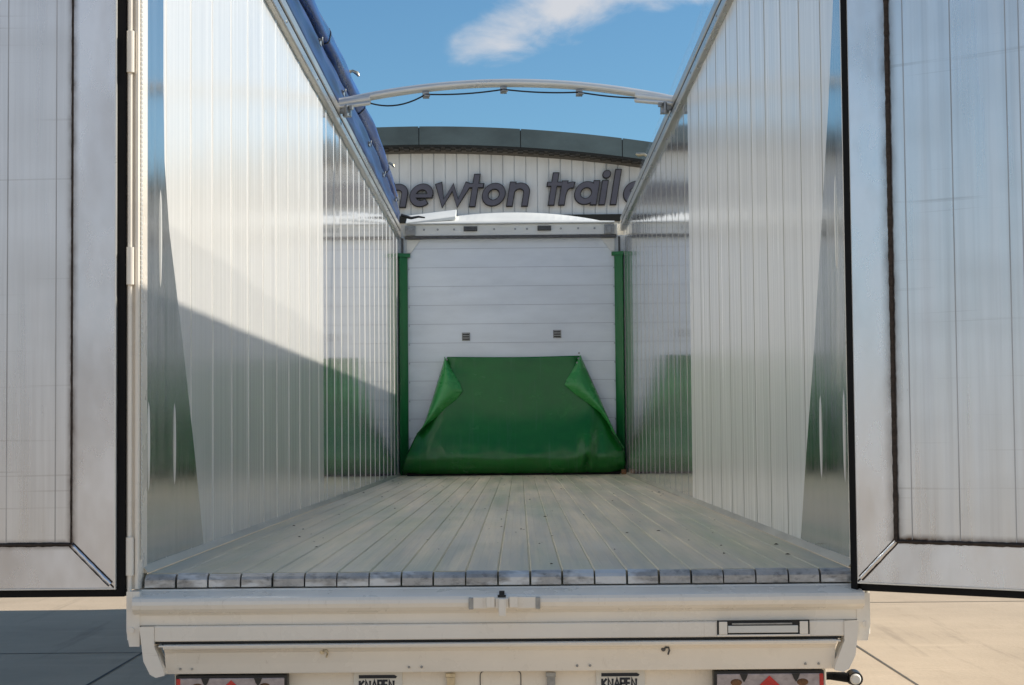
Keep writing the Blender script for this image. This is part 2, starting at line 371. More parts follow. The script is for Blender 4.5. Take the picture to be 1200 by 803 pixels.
# moving floor: 22 slats with rounded edges and dropped noses at the rear
m = MB(); W = 2.44; n = 22; w = W/n
for i in range(n):
    x0 = -W/2 + i*w; g = .0011
    prof = [(x0+g, -.02), (x0+g, -.004), (x0+g+.004, 0), (x0+w*.33, .0003), (x0+w*.36, -.0002), (x0+w*.64, -.0002), (x0+w*.67, .0003), (x0+w-g-.004, 0), (x0+w-g, -.004), (x0+w-g, -.02)]
    m.ext(prof, 'y', .006, L-.03, 0)
m.box(-W/2, W/2, .01, L-.03, -.05, -.0045, 1)
fl = m.build('moving_floor', [floor_m, groove_m], T)
for i in range(n):
    x0 = -W/2 + i*w; g = random.uniform(.002, .0045); d = random.uniform(-.006, .004); t = random.uniform(-.003, .002)
    m = MB(); m.ext([(.005, .0005+t), (-.012, -.001+t), (-.030+d, -.009+t), (-.038+d, -.020), (-.040+d, -.046), (.0, -.047), (.005, -.03)], 'x', x0+g, x0+w-g)
    m.build('slat_nose', nose_m, fl, bevel=.002)

# front wall with horizontal boards
m = MB(); m.box(-1.235, 1.235, L, L+.05, 0, 2.62, 0)
z = .2
while z < 2.55:
    m.box(-1.13, 1.13, L-.0035, L, z, z+.0045, 1)
    for x in (-1.128, 1.122): m.box(x, x+.012, L-.006, L-.0005, z-.022, z-.006, 1)
    z += .2075
fw = m.build('front_wall', [headboard, headjoint], T)
m = MB()
for x in (-.50, .50):
    z0 = 1.515 if x < 0 else 1.535
    m = MB(); m.box(x-.045, x+.045, L-.008, L-.0038, z0-.045, z0+.045); 
    for q in (-.028, -.002, .024): m.box(x-.036, x+.036, L-.022, L-.008, z0+q-.005, z0+q+.005, 1)
    for q in (-.03, .03): m.tube([(x+q, L-.008, z0+.035), (x+q, L-.026, z0+.035)], .006, 8)
    m.build('step_bracket', [grey_steel, gap_dark], fw, bevel=.001)
# head frame, upper beam, curved cap
m = MB(); m.box(-1.17, 1.17, L-.06, L+.05, 2.622, 2.745, 0)
for x in [-.95, -.8, -.62, -.18, .05, .18, .55, .74, .92]: m.tube([(x, L-.06, 2.69), (x, L-.067, 2.69)], .012, 8, 1)
m.build('head_beam', [fibre, grey_steel], fw, bevel=.006)
m = MB(); m.box(-1.16, 1.16, L-.075, L-.005, 2.590, 2.618); m.build('beam_seal', dark_steel, fw)
for x in (-.44, .37):
    m = MB(); m.box(x-.075, x+.075, L-.075, L-.062, 2.668, 2.722); m.box(x-.06, x+.06, L-.10, L-.082, 2.675, 2.692)
    m.box(x-.06, x-.045, L-.09, L-.07, 2.675, 2.71); m.box(x+.045, x+.06, L-.09, L-.07, 2.675, 2.71); m.build('latch', dark_steel, fw, bevel=.002)
for x in (-1.10, 1.08):
    m = MB(); m.box(x-.055, x+.055, L-.085, L-.062, 2.625, 2.73); m.box(x-.03, x+.02, L-.10, L-.086, 2.64, 2.71); m.build('beam_bracket', grey_steel, fw, bevel=.003)
# diagonal corner gussets
for s in (-1, 1):
    m = MB(); v = [(s*1.15, L-.012, 2.585), (s*.985, L-.012, 2.585), (s*1.15, L-.012, 2.42), (s*1.13, L-.012, 2.46)]
    m.ext([(s*1.14, 2.44), (s*1.10, 2.44), (s*.99, 2.585), (s*1.14, 2.585)], 'y', L-.03, L-.006); m.build('corner_gusset', fibre, fw, bevel=.003)
m = MB(); k = 28; top = []
for i in range(k+1):
    x = -1.14+2.28*i/k; top.append((x, 2.905 - .118*(x/1.14)**2 - .018*abs(x/1.14)**4))
v = []
for x, z in top: v += [(x, L-.09, 2.747), (x, L-.09, 2.760), (x, L-.07, 2.768+.10*(z-2.77)), (x, L+.16, z-.006), (x, L+.5, z-.01), (x, L+.5, 2.747)]
fs = []
for i in range(k):
    for j in range(6): fs.append((i*6+j, i*6+(j+1) % 6, (i+1)*6+(j+1) % 6, (i+1)*6+j))
m.add(v, fs, 0, False); m.add(v[:6], [tuple(range(6))]); m.add(v[-6:], [tuple(range(6))])
m.build('curved_cap', fibre, fw, bevel=.004)
m = MB(); v = []
m.add([(-1.15, L-.10, 2.765), (-.60, L-.03, 2.84), (-.60, L+.20, 2.945), (-1.15, L+.20, 2.88), (-1.15, L-.10, 2.75), (-.60, L-.03, 2.80), (-.60, L+.20, 2.89), (-1.15, L+.20, 2.80)], [(0, 1, 2, 3), (4, 7, 6, 5), (0, 4, 5, 1), (1, 5, 6, 2), (2, 6, 7, 3), (3, 7, 4, 0)]); m.build('cap_flap', fibre, fw, bevel=.008)
# outside of the headboard
m = MB(); m.box(-1.27, 1.27, L+.052, L+.12, -.1, 2.75); m.build('front_panel', white, fw)

# green corner posts
for s in (-1, 1):
    m = MB(); x0, x1 = (s*1.228, s*1.135)
    m.ext([(x0, L-.005), (x0, L-.10), (x0-s*.012, L-.112), (x1+s*.02, L-.06), (x1, L-.035), (x1, L-.005)], 'z', .005, 2.39)
    m.ext([(s*1.232, L-.004), (s*1.232, L-.13), (s*1.105, L-.05), (s*1.105, L-.004)], 'z', 2.391, 2.43)
    m.build('corner_post', green_paint, T, bevel=.004)
    m = MB(); m.tube([(s*1.19, L-.04, 2.43), (s*1.19, L-.04, 2.60)], .012, 8); m.build('corner_rod', dark_steel, T)

# top rails
for s in (-1, 1):
    fi = .02 if s < 0 else 0
    X = 1.235
    def prof(z0):
        P = [(X+.037, z0+.002), (1.232, z0), (1.204, z0+.004), (1.199, z0+.012), (1.199, z0+.060), (1.208, z0+.068), (1.226, z0+.070), (1.226, z0+.088), (1.208, z0+.092), (1.203, z0+.100), (1.203, z0+.150), (1.216, z0+.168), (X+.037, z0+.175)]
        return [(s*a, b) for a, b in P]
    a, b = prof(railz(s, 0)), prof(railz(s, L-.06))
    nn = len(a); m = MB()
    v = [(p[0], -.03, p[1]) for p in a] + [(p[0], L-.06, p[1]) for p in b]
    mi = [0]*nn; mi[5] = mi[6] = mi[7] = 1
    m.add(v, [(i, (i+1) % nn, nn+(i+1) % nn, nn+i) for i in range(nn)], mi); m.add(v, [tuple(range(nn)), tuple(range(nn, 2*nn))], 0)
    tr = m.build('top_rail', [rail_alu, dark_steel], T, bevel=.0015)
    yy = .6
    while yy < L:
        xi = 1.199; zr = railz(s, yy)+.036
        q = MB(); q.tube([(s*(xi+.001), yy, zr), (s*(xi-.005), yy, zr)], [.009, .006], 8); q.build('rivet', grey_steel, tr); yy += 1.5

# clear wind film standing on the right rail, and its small hook
m = MB()
def film(u, v):
    y = -.02+u*(L-.3); zb = railz(1, y)+.17; return (1.268+.004*math.sin(y*2.3), y, zb+v*(.34-.20*u)+.006*math.sin(y*3.1)*v)
m.grid(film, 60, 3); m.build('clear_film', clear, T, solid=.002)
m = MB(); m.tube([(1.262, 9.9, 2.98), (1.24, 9.9, 2.995), (1.19, 9.9, 2.99), (1.165, 9.9, 3.0)], [.013, .014, .02, .01], 8); m.build('film_hook', brass, T)

# rolled blue cover along the left rail
def roll_pt(y, k, n):
    t = y/L; a = 2*math.pi*k/n
    r = .066 - .008*t - .018*max(0, t-.85)/.15
    S = 2.15 - .20*(max(0, t-.72)/.28)**1.5
    cx = -1.29 + .02*t; cz = .485 + S*(.08-cx) - r*math.sqrt(1+S*S)
    r += .003*math.sin(y*2.1) + .0025*math.sin(y*5.3+k*.4)
    wr = .004*math.sin(3*a+y*.7) + .003*math.sin(5*a-y*1.1)
    return (cx+math.cos(a)*(r+wr), y, cz+math.sin(a)*(r+wr), cx, cz)
m = MB(); n = 28; Ys = [-.02+i*(L-.05)/170 for i in range(171)]
v = [roll_pt(y, k, n)[:3] for y in Ys for k in range(n)]
m.add(v, [(i*n+k, i*n+(k+1) % n, (i+1)*n+(k+1) % n, (i+1)*n+k) for i in range(170) for k in range(n)], 0, True)
m.add(v[:n], [tuple(range(n))]); m.add(v[-n:], [tuple(range(n))])
tp = m.build('rolled_cover', blue_pvc, T)
m = MB()          # loose inner fold lying between roll and rail
def fold(u, w_):
    y = u*(L-.12); zr = railz(-1, y)+.176; q = roll_pt(y, 0, 28); cx, cz = q[3], q[4]
    x0_, z0_ = -1.215, zr+.002; x1_, z1_ = cx-.02, cz-.03
    b_ = math.sin(math.pi*w_)*.028 + .014*math.sin(w_*9+y*.8)*math.sin(math.pi*w_)+.007*math.sin(y*6+w_*5)*w_*(1-w_)*4
    return (x0_+(x1_-x0_)*w_+b_, y+.02*math.sin(w_*6), z0_+(z1_-z0_)*w_-.012*math.sin(w_*12+y*.5)*math.sin(math.pi*w_))
m.grid(fold, 220, 18); m.build('cover_fold', blue_shade, tp, solid=.003)
for y in (7.6, 11.6):
    q_ = roll_pt(y, 3, 28); xa, za = q_[0], q_[2]
    m = MB(); m.tube([(xa-.02, y, za), (xa+.02, y, za+.015), (xa+.055, y-.01, za-.005), (xa+.07, y-.01, za-.03)], [.010, .012, .016, .009], 8)
    m.box(xa-.02, xa+.004, y-.02, y+.02, za-.02, za+.02); m.build('cover_hook', brass, tp)
for y in (3.9, 5.3, 7.0, 9.3, 10.9, 12.3):
    q_ = fold(y/(L-.12), .45); m = MB(); m.box(q_[0]-.004, q_[0]+.012, y-.05, y+.05, q_[2]-.018, q_[2]+.018); m.tube([(q_[0]+.01, y-.05, q_[2]), (q_[0]+.03, y-.06, q_[2]+.02), (q_[0]+.03, y-.06, q_[2]-.03)], .006, 8)
    m.build('cover_buckle', grey_steel, tp, bevel=.002)
for y in (2.2, 4.2, 6.1, 8.8, 11.6):
    m = MB(); v = []; nn = 20
    for dy in (-.018, .018):
        for k in range(nn):
            a = 2*math.pi*k/nn; p = roll_pt(y, k*28/nn, 28); cx, cz = p[3], p[4]
            v.append((cx+(p[0]-cx)*1.05, y+dy, cz+(p[2]-cz)*1.05))
    m.add(v, [(k, (k+1) % nn, nn+(k+1) % nn, nn+k) for k in range(nn)], 0, True); m.build('strap', navy, tp, solid=.003)
m = MB(); m.tube([(-1.19, 12.95, 2.83), (-1.08, 12.97, 2.80), (-1.0, 12.98, 2.815), (-.93, 12.98, 2.805)], [.02, .016, .012, .008], 8); m.build('cover_cord', cable_m, tp)

# arched roof bow
def bow_z(x): return 3.010-.128*(x/1.185)**2
BW = 6.6
B = MB(); B.tube([(-1.20+2.375*i/30, BW, bow_z(-1.20+2.375*i/30)) for i in range(31)], .031, 20)
bow = B.build('roof_bow', bow_alu, T)
for s in (-1, 1):
    m = MB(); xa, xb = (-1.245, -.985) if s < 0 else (1.225, .94)
    m.tube([(xa, BW, 2.868), (xb, BW, 2.905)], .038, 14); m.tube([(xa, BW-.03, 2.838), (xb, BW-.03, 2.868)], .016, 10)
    m.build('bow_sleeve', bow_alu, bow)
    m = MB(); xc = s*1.155
    m.box(xc-.03, xc+.03, BW-.04, BW+.04, 2.775, 2.845); m.tube([(xc, BW-.055, 2.85), (xc, BW-.055, 2.765)], .013, 10)
    m.tube([(xc, BW-.055, 2.79), (xc, BW-.055, 2.768)], .024, 6); m.box(min(xc, s*1.205), max(xc, s*1.205), BW-.03, BW+.03, 2.80, 2.83)
    m.tube([(xc-s*.035, BW-.055, 2.845), (xc-s*.035, BW-.055, 2.815)], .019, 6); m.build('bow_bracket', grey_steel, bow, bevel=.003)
for x in (-.58, -.015, .535):
    z = bow_z(x)-.030; m = MB()
    m.box(x-.024, x+.024, BW-.03, BW+.024, z-.045, z); m.tube([(x-.01, BW-.036, z-.03), (x+.032, BW-.036, z-.034)], .008, 8); m.build('cable_clamp', grey_steel, bow, bevel=.003)
m = MB(); anchors = [(-.98, 2.865), (-.58, bow_z(-.58)-.052), (-.015, bow_z(0)-.052), (.535, bow_z(.535)-.052), (.95, 2.885)]; cp = []; sag = [.045, .014, .012, .008]
for i in range(4):
    for j in range(10):
        t = j/10; a, b = anchors[i], anchors[i+1]; cp.append((a[0]+(b[0]-a[0])*t, BW-.03, a[1]+(b[1]-a[1])*t-sag[i]*4*t*(1-t)))
cp.append((.95, BW-.03, 2.885))
m.tube(cp, .006, 6); m.build('bow_cable', cable_m, bow)

# ------------------------------------------------------------------ rear posts
def post(s):
    m = MB(); yb, yf = -.05, .06
    # chamfered column; the hinge-side step then a rounded inner edge
    P = [(1.278, yf), (1.278, -.052), (1.262, -.056), (1.258, -.048), (1.2475, -.050), (1.2475, -.058), (1.2365, -.060), (1.2325, -.050), (1.2285, -.030), (1.2285, yf)]
    m.ext([(s*a, b) for a, b in P], 'z', -.048, 2.9)
    o = m.build('rear_post', white, T, bevel=.0025)
    # hinge knuckles
    for z0, z1 in ((2.3, 2.62), (1.74, 1.885), (1.0, 1.13), (.0, .13)):
        q = MB(); q.tube([(s*1.262, -.066, z0), (s*1.262, -.066, z1)], .0135, 14); q.box(s*1.262-.012, s*1.262+.012, -.064, -.054, z0+.004, z1-.004)
        q.build('hinge', white, o, bevel=.001)
    # pin column with seal screws on the inner edge
    q = MB(); q.tube([(s*1.264, -.062, -.22), (s*1.264, -.062, 2.64)], .008, 10); q.build('hinge_pin', white, o)
    q = MB(); z = .05
    while z < 2.6:
        a, b = (s*1.2283-.002, s*1.2283+.002)
        q.add([(s*1.2285, -.047, z), (s*1.2285, -.034, z), (s*1.2245, -.040, z+.006), (s*1.2285, -.047, z+.017), (s*1.2285, -.034, z+.017), (s*1.2262, -.040, z+.017)], [(0, 2, 3), (2, 1, 4), (2, 4, 3)]); z += .017
    q.build('seal_strip', bow_alu, o, weld_=True)
    return o
post(-1); post(1)
# lower ends of the posts beside the bumper
for s in (-1, 1):
    m = MB()
    xo = 1.264; zt_ = -.052 if s < 0 else -.078
    m.ext([(s*xo, zt_), (s*xo, -.185), (s*(xo-.010), -.238), (s*(xo-.045), -.238), (s*(xo-.045), zt_)], 'y', -.108, .05)
    m.tube([(s*(xo-.018), -.1085, -.182), (s*(xo-.018), -.114, -.182)], .010, 12)
    m.build('post_foot', white, T, bevel=.008)

# ------------------------------------------------------------------ bumper / rear crossbeam
m = MB()
P = [(.03, -.050), (-.045, -.0505), (-.05, -.056), (-.115, -.073), (-.122, -.070), (-.136, -.074), (-.143, -.084), (-.145, -.096), (-.140, -.110), (-.128, -.121), (-.112, -.127),
     (-.104, -.134), (-.103, -.168), (.03, -.168)]
m.ext(P, 'x', -1.238, 1.240)
m.ext([(.03, -.1683), (-.119, -.1683), (-.122, -.171), (-.122, -.218), (-.118, -.221), (.03, -.221)], 'x', -1.1655, 1.1715)
bm_ = m.build('rear_crossbeam', white, T, bevel=.0022)
m = MB()
m.box(-1.165, 1.165, -.112, .0, -.229, -.2213); m.build('beam_gap', gap_dark, bm_)
# lower swing panel with rolled lip and inward slope
m = MB()
P = [(-.02, -.233), (-.120, -.231), (-.130, -.234), (-.133, -.241), (-.128, -.247), (-.112, -.250), (-.100, -.262), (-.088, -.300), (-.080, -.330), (-.078, -.336), (-.02, -.336)]
m.ext(P, 'x', -1.135, 1.145)
lp = m.build('lower_panel', white, bm_, bevel=.0015)
q = MB(); q.box(-1.150, 1.158, -.134, -.03, -.2385, -.2325); q.build('panel_lip', white, lp, bevel=.002)
for x in (-1.085, -1.045, -.305, -.262, .268, .312, 1.045, 1.09):
    q = MB(); q.tube([(x, -.080, -.318), (x, -.089, -.318)], [.005, .004], 8); q.build('panel_rivet', grey_steel, lp)
for x in (-.585, .575):
    q = MB(); pts = [(x-.010, -.101, -.260), (x-.008, -.110, -.256), (x+.003, -.112, -.256), (x+.006, -.109, -.266), (x+.001, -.107, -.280)]
    q.tube(pts, .0034, 8); q.tube([(x-.014, -.10, -.262), (x-.014, -.105, -.262)], .008, 8); q.build('tie_hook', dark_steel if x > 0 else brass, lp)
# bracket arms at both ends
for s in (-1, 1):
    m = MB(); P = [(1.216, -.1695), (1.166, -.1695), (1.166, -.235), (1.136, -.31), (1.130, -.334), (1.160, -.341), (1.180, -.330), (1.202, -.285)]
    if s > 0: P = [(a+.006, b) for a, b in P]
    m.ext([(s*a, b) for a, b in P], 'y', -.128, -.04); m.build('beam_bracket', white, bm_, bevel=.004)
# centre door catch
q = MB()
q.box(-.092, .132, -.1475, -.120, -.1165, -.0765); cb = q.build('catch_plate', white, bm_, bevel=.003)
for x0, x1 in ((-.098, -.082), (.128, .144)):
    q = MB(); q.box(x0, x1, -.150, -.13, -.118, -.078); q.build('catch_end', grey_steel, cb, bevel=.002)
q = MB(); q.box(-.038, -.010, -.165, -.1475, -.112, -.074); q.box(.040, .068, -.165, -.1475, -.112, -.074); q.box(-.008, .036, -.158, -.1475, -.115, -.080)
q.box(.003, .028, -.172, -.158, -.140, -.080); q.build('catch_block', white, cb, bevel=.003)
q = MB(); q.box(.0, .028, -.1495, -.1476, -.0785, -.0695); q.box(.005, .023, -.13, -.10, -.0715, -.0600); q.build('catch_slot', gap_dark, cb)
# recessed document slot on the right of the beam
q = MB(); x0, x1, z0, z1 = .742, 1.055, -.2145, -.1645
q.box(x0, x1, -.1255, -.1215, z0, z1, 0); ds = q.build('slot_recess', gap_dark, bm_)
q = MB(); q.box(x0+.006, x0+.034, -.132, -.1256, z0+.003, z1-.004); q.box(x1-.034, x1-.006, -.132, -.1256, z0+.003, z1-.004)
q.box(x0, x1, -.131, -.1256, z0-.004, z0+.0025); q.build('slot_frame', white, ds, bevel=.0015)
q = MB(); q.box(x0+.037, x1-.040, -.131, -.1256, z0+.008, z0+.032); q.build('slot_card', plate_white, ds, bevel=.001)
q = MB(); q.box(x0+.05, x1-.06, -.134, -.1256, z0+.036, z0+.041); q.build('slot_rod', grey_steel, ds)

# rear light panel below
m = MB(); m.box(-1.118, 1.128, -.012, .05, -.78, -.334); lb = m.build('light_panel', white, T, bevel=.003)
def lamp(x0, x1, s):
    z1 = -.342; z0 = -.50; y = -.012
    m = MB(); m.box(x0, x1, y-.052, y-.001, z0, z1); o = m.build('rear_lamp', black_pl, lb, bevel=.004)
    m = MB(); m.box(x0+.010, x1-.010, y-.060, y-.0525, -.398, z1-.010); m.build('lens', lamp_clear, o, bevel=.003)
    m = MB(); m.box(x0+.010, x1-.010, y-.060, y-.0525, z0+.01, -.3985); m.build('lower_lens', lamp_red, o, bevel=.003)
    xo = x1-.018 if s > 0 else x0+.004
    m = MB(); m.box(xo, xo+.014, y-.062, y-.0535, z0+.012, z1-.011); m.build('end_lens', lamp_red, o, bevel=.002)
    cx = (x0+x1)/2; m = MB(); m.ext([(cx-.042, -.397), (cx+.042, -.397), (cx, z1-.016)], 'y', y-.0635, y-.0602); m.build('triangle_reflector', lamp_red, o)
    for a in (.27, .74):
        px = x0+(x1-x0)*a; m = MB(); m.ext([(px-.014, z1-.010), (px+.014, z1-.010), (px+.008, z1-.026), (px, z1-.038), (px-.008, z1-.026)], 'y', y-.0628, y-.0602); m.build('lens_screw', black_pl, o)
    for a in (.20, .80):
        px = x0+(x1-x0)*a; m = MB(); m.tube([(px, y-.0601, -.381), (px, y-.0635, -.381)], [.020, .014], 14, sz=.6); m.build('bulb_shadow', rust, o)
    return o
la = lamp(-1.105, -.722, -1); la['label'] = 'left rear lamp cluster with red triangle'
lc = lamp(.735, 1.112, 1); lc['label'] = 'right rear lamp cluster with red triangle'
# maker plates with swoosh and lettering
WS = .80
def poly_text(word, x, z, h, y, mtl, parent, nm, th=.001, sp=.16):
    """block capitals from strokes; h is the cap height"""
    S = {'K': [[(0, 0), (0, 1)], [(.62, 1), (.08, .5), (.66, 0)]], 'N': [[(0, 0), (0, 1), (.6, 0), (.6, 1)]], 'A': [[(0, 0), (.34, 1), (.68, 0)], [(.12, .3), (.56, .3)]],
         'P': [[(0, 0), (0, 1), (.5, 1), (.6, .88), (.6, .6), (.5, .46), (0, .46)]], 'E': [[(.55, 1), (0, 1), (0, 0), (.55, 0)], [(0, .5), (.5, .5)]]}
    mm = MB(); cx = x; d = 0
    for ch in word:
        for st in S[ch]:
            d += .00012; ribbon(mm, [(cx+p[0]*h*WS, z+p[1]*h) for p in st], h*.25, y-th-d, y)
        cx += h*WS*(.72 if ch in 'AKN' else .64)+h*.13
    return mm.build(nm, mtl, parent)
def ribbon(mb, pts, w, y0, y1, shear=0, x0=0, z0=0, mi=0, closed=False, mit=1.9):
    """thick stroke along 2D points as a mitred prism from depth y0 (front) to y1"""
    n = len(pts); Lp, Rp = [], []
    for i, p in enumerate(pts):
        a = pts[i-1] if (i > 0 or closed) else None
        b = pts[(i+1) % n] if (i < n-1 or closed) else None
        da = Vector((p[0]-a[0], p[1]-a[1])).normalized() if a else None
        db = Vector((b[0]-p[0], b[1]-p[1])).normalized() if b else None
        if da is None: da = db
        if db is None: db = da
        na, nb = Vector((-da.y, da.x)), Vector((-db.y, db.x)); nm = na+nb
        if nm.length < 1e-4: nm = na
        nm.normalize(); k = min(mit, 1/max(.2, nm.dot(na)))
        o = nm*(w/2*k); Lp.append((p[0]+o.x, p[1]+o.y)); Rp.append((p[0]-o.x, p[1]-o.y))
    def tr(p, y): return (x0+p[0]+shear*p[1], y, z0+p[1])
    v = []
    for l, r in zip(Lp, Rp): v += [tr(l, y0), tr(r, y0), tr(r, y1), tr(l, y1)]
    m_ = n if closed else n-1; fs = []
    for i in range(m_):
        a, b = i*4, ((i+1) % n)*4
        for j in range(4): fs.append((a+j, a+(j+1) % 4, b+(j+1) % 4, b+j))
    mb.add(v, fs, mi)
    if not closed: mb.add(v[:4], [(0, 1, 2, 3)], mi); mb.add(v[-4:], [(0, 1, 2, 3)], mi)
for x0 in (-.50, .335):
    m = MB(); m.box(x0, x0+.168, -.018, -.0121, -.46, -.343); o = m.build('maker_plate', plate_white, lb, bevel=.001)
    m = MB(); m.ext([(x0+.018, -.364), (x0+.145, -.364), (x0+.150, -.358), (x0+.140, -.3525), (x0+.018, -.3525)][::-1], 'y', -.0195, -.0181); m.build('swoosh', navy, o)
    poly_text('KNAPEN', x0+.021, -.402, .030, -.018, navy, o, 'lettering')
# hatch outline and hooks
m = MB(); pts = []
for cx, cz, a0 in ((.062, -.357, 0), (-.050, -.357, 90), (-.050, -.47, 180), (.062, -.47, 270)):
    for j in range(5): a = R(a0+j*22.5); pts.append((cx+.014*math.cos(a), cz+.014*math.sin(a)))
ribbon(m, pts, .003, -.0145, -.0121, closed=True); m.build('hatch_seam', dark_steel, lb)
for x in (-.165, .18):
    m = MB(); m.box(x-.014, x+.014, -.03, -.0121, -.42, -.352); m.box(x-.018, x+.016, -.036, -.0301, -.362, -.346); m.build('hatch_clip', brass if x < 0 else grey_steel, lb, bevel=.002)
# side marker lamp on rubber arm at the right corner
m = MB(); m.tube([(1.125, .02, -.372), (1.16, .012, -.374), (1.205, .0, -.378)], [.012, .015, .017], 12); m.box(1.128, 1.20, .0, .03, -.385, -.362)
mk = m.build('marker_arm', rubber, T, bevel=.002)
m = MB(); m.tube([(1.228, -.025, -.380), (1.228, .03, -.380)], [.024, .028], 18); m.build('marker_housing', black_pl, mk)
m = MB(); m.tube([(1.226, -.034, -.380), (1.226, -.026, -.380)], [.014, .019], 18); m.build('marker_lens', plate_white, mk)

# ------------------------------------------------------------------ rear doors (swung open), inner faces towards the camera
def door(side, ang, hinge_x):
    """built in local s (0 at the hinge, growing outward), depth d (toward the camera positive), z; then placed"""
    A = R(ang)
    def W_(v): s, d, z = v; return (side*(hinge_x + s*math.cos(A) - d*math.sin(A)), -.062 - s*math.sin(A) - d*math.cos(A), z)
    def fin(mb, nm, mt, par, **k):
        mb.v = [W_(v) for v in mb.v]; return mb.build(nm, mt, par, **k)
    wd, zb, zt = 1.22, -.072, 2.66
    fr = .150 if side < 0 else .142; sl = .032; si = .034 if side < 0 else .026
    m = MB(); m.box(.0, wd, -.03 if side < 0 else -.012, .010, zb, zt)          # door core: black edge all round reads as the seal
    core = fin(m, 'door', rubber, T, bevel=.004)
    m = MB(); i0, i1, z0, z1 = si, wd-sl, zb+sl, zt-sl
    m.box(i0+fr, i1-fr, .0105, .0155, z0+fr, z1-fr)
    # planks of the inner panel
    pl = fin(m, 'door_skin', DM[side][0], core)
    m = MB(); x = i0+fr+.155; k = 0
    steps = [.055, .168, .19, .045, .19, .19, .045]
    x = i0+fr
    for st in steps:
        x += st
        if x > i1-fr-.02: break
        m.box(x-.0016, x+.0016, .0156, .0168, z0+fr+.004, z1-fr-.004)
    fin(m, 'plank_joint', pj_alu, core)
    # mitred frame boards, slightly dished towards the skin
    def board(a, b, c, d_, nm='frame_board'):
        m = MB(); v = [(*a, ) , (*b, ), (*c, ), (*d_, )]
        back = [(p[0], .0103, p[2]) for p in v]
        m.add(v+back, [(0, 1, 2, 3), (4, 7, 6, 5), (0, 4, 5, 1), (1, 5, 6, 2), (2, 6, 7, 3), (3, 7, 4, 0)])
        fin(m, nm, DM[side][1], core)
    do, di = .0245, .0215; g = .004
    board((i0, do, z0+g), (i0, do, z1-g), (i0+fr-.006, di, z1-fr), (i0+fr-.006, di, z0+fr))
    board((i1, do, z1-g), (i1, do, z0+g), (i1-fr+.006, di, z0+fr), (i1-fr+.006, di, z1-fr))
    board((i1-g, do, z0), (i0+g, do, z0), (i0+fr, di, z0+fr-.006), (i1-fr, di, z0+fr-.006))
    board((i0+g, do, z1), (i1-g, do, z1), (i1-fr, di, z1-fr+.006), (i0+fr, di, z1-fr+.006))
    if side > 0:
        m = MB(); m.box(-.001, .0245, .0105, .0255, zb, zt); fin(m, 'door_seal', rubber, core, bevel=.003)
    # bright edge trim against the seal
    m = MB(); m.box(i0-.006, i0-.0005, .012, .031, z0-.006, z1+.006) if side < 0 else m.box(i0-.0012, i0-.0004, .012, .026, z0-.006, z1+.006); m.box(i0, i1, .012, .028, z0-.006, z0-.0005); fin(m, 'edge_trim', bow_alu, core, bevel=.001)
    # weld beads, sooty, along the frame
    def bead(p, q, r=.006, nm='weld_bead', mt=weld, tint=True, side_=1):
        p, q = Vector(p), Vector(q); n = int((q-p).length/.014); pts = []; rad = []
        for i in range(n+1):
            t = i/n; pts.append(p+(q-p)*t+Vector((random.uniform(-1, 1)*.0004, 0, random.uniform(-1, 1)*.0004))); rad.append(r*random.uniform(.85, 1.12))
        m = MB(); m.tube(pts, rad, 7); fin(m, nm, mt, core)
    a = i0+fr-.002; b = i1-fr+.002; zz0 = z0+fr-.002; zz1 = z1-fr+.002
    rw = .0045 if side < 0 else .0085
    bead((a, .0195, zz0), (a, .0195, zz1), rw); bead((b, .0195, zz0), (b, .0195, zz1), rw)
    bead((a, .0195, zz0), (b, .0195, zz0), .0075); bead((a, .0195, zz1), (b, .0195, zz1), .0075)
    for (p, q) in (((a, .021, zz0), (i0+.012, .027, z0+.012)), ((b, .021, zz0), (i1-.012, .027, z0+.012)), ((a, .021, zz1), (i0+.012, .027, z1-.012)), ((b, .021, zz1), (i1-.012, .027, z1-.012))):
        n_ = Vector((q[2]-p[2], 0, -(q[0]-p[0]))).normalized()*.0085
        bead(p, q, .0080, 'mitre_weld', DM[side][1])
        for g_ in (n_, -n_): bead(Vector(p)+g_, Vector(q)+g_, .0030, 'mitre_edge', weld)
    return core
# heat tint beside the welds is a stain in the metal: add it to skin and frame in door-side coordinates
dl = door(-1, 0, 1.277); dl['label'] = 'left rear door swung fully open beside the wall'
dr = door(1, 36, 1.220); dr['label'] = 'right rear door swung open and angled towards the camera'

# ------------------------------------------------------------------ chassis and wheels under the body
m = MB(); m.box(-1.25, 1.25, .05, L, -.14, -.052); 
for s in (-1, 1): m.box(s*.55-.05, s*.55+.05, .1, L-.5, -.5, -.142)
m.build('chassis', white, T)
for s in (-1, 1):
    for y in (2.2, 3.55, 4.9):
        m = MB(); m.tube([(s*1.22, y, -.88), (s*.90, y, -.88)], .5, 32); wh = m.build('wheel', tyre_m, T, bevel=.03)
        m = MB(); m.tube([(s*1.225, y, -.88), (s*1.15, y, -.88)], [.28, .24], 24); m.build('rim', grey_steel, wh)

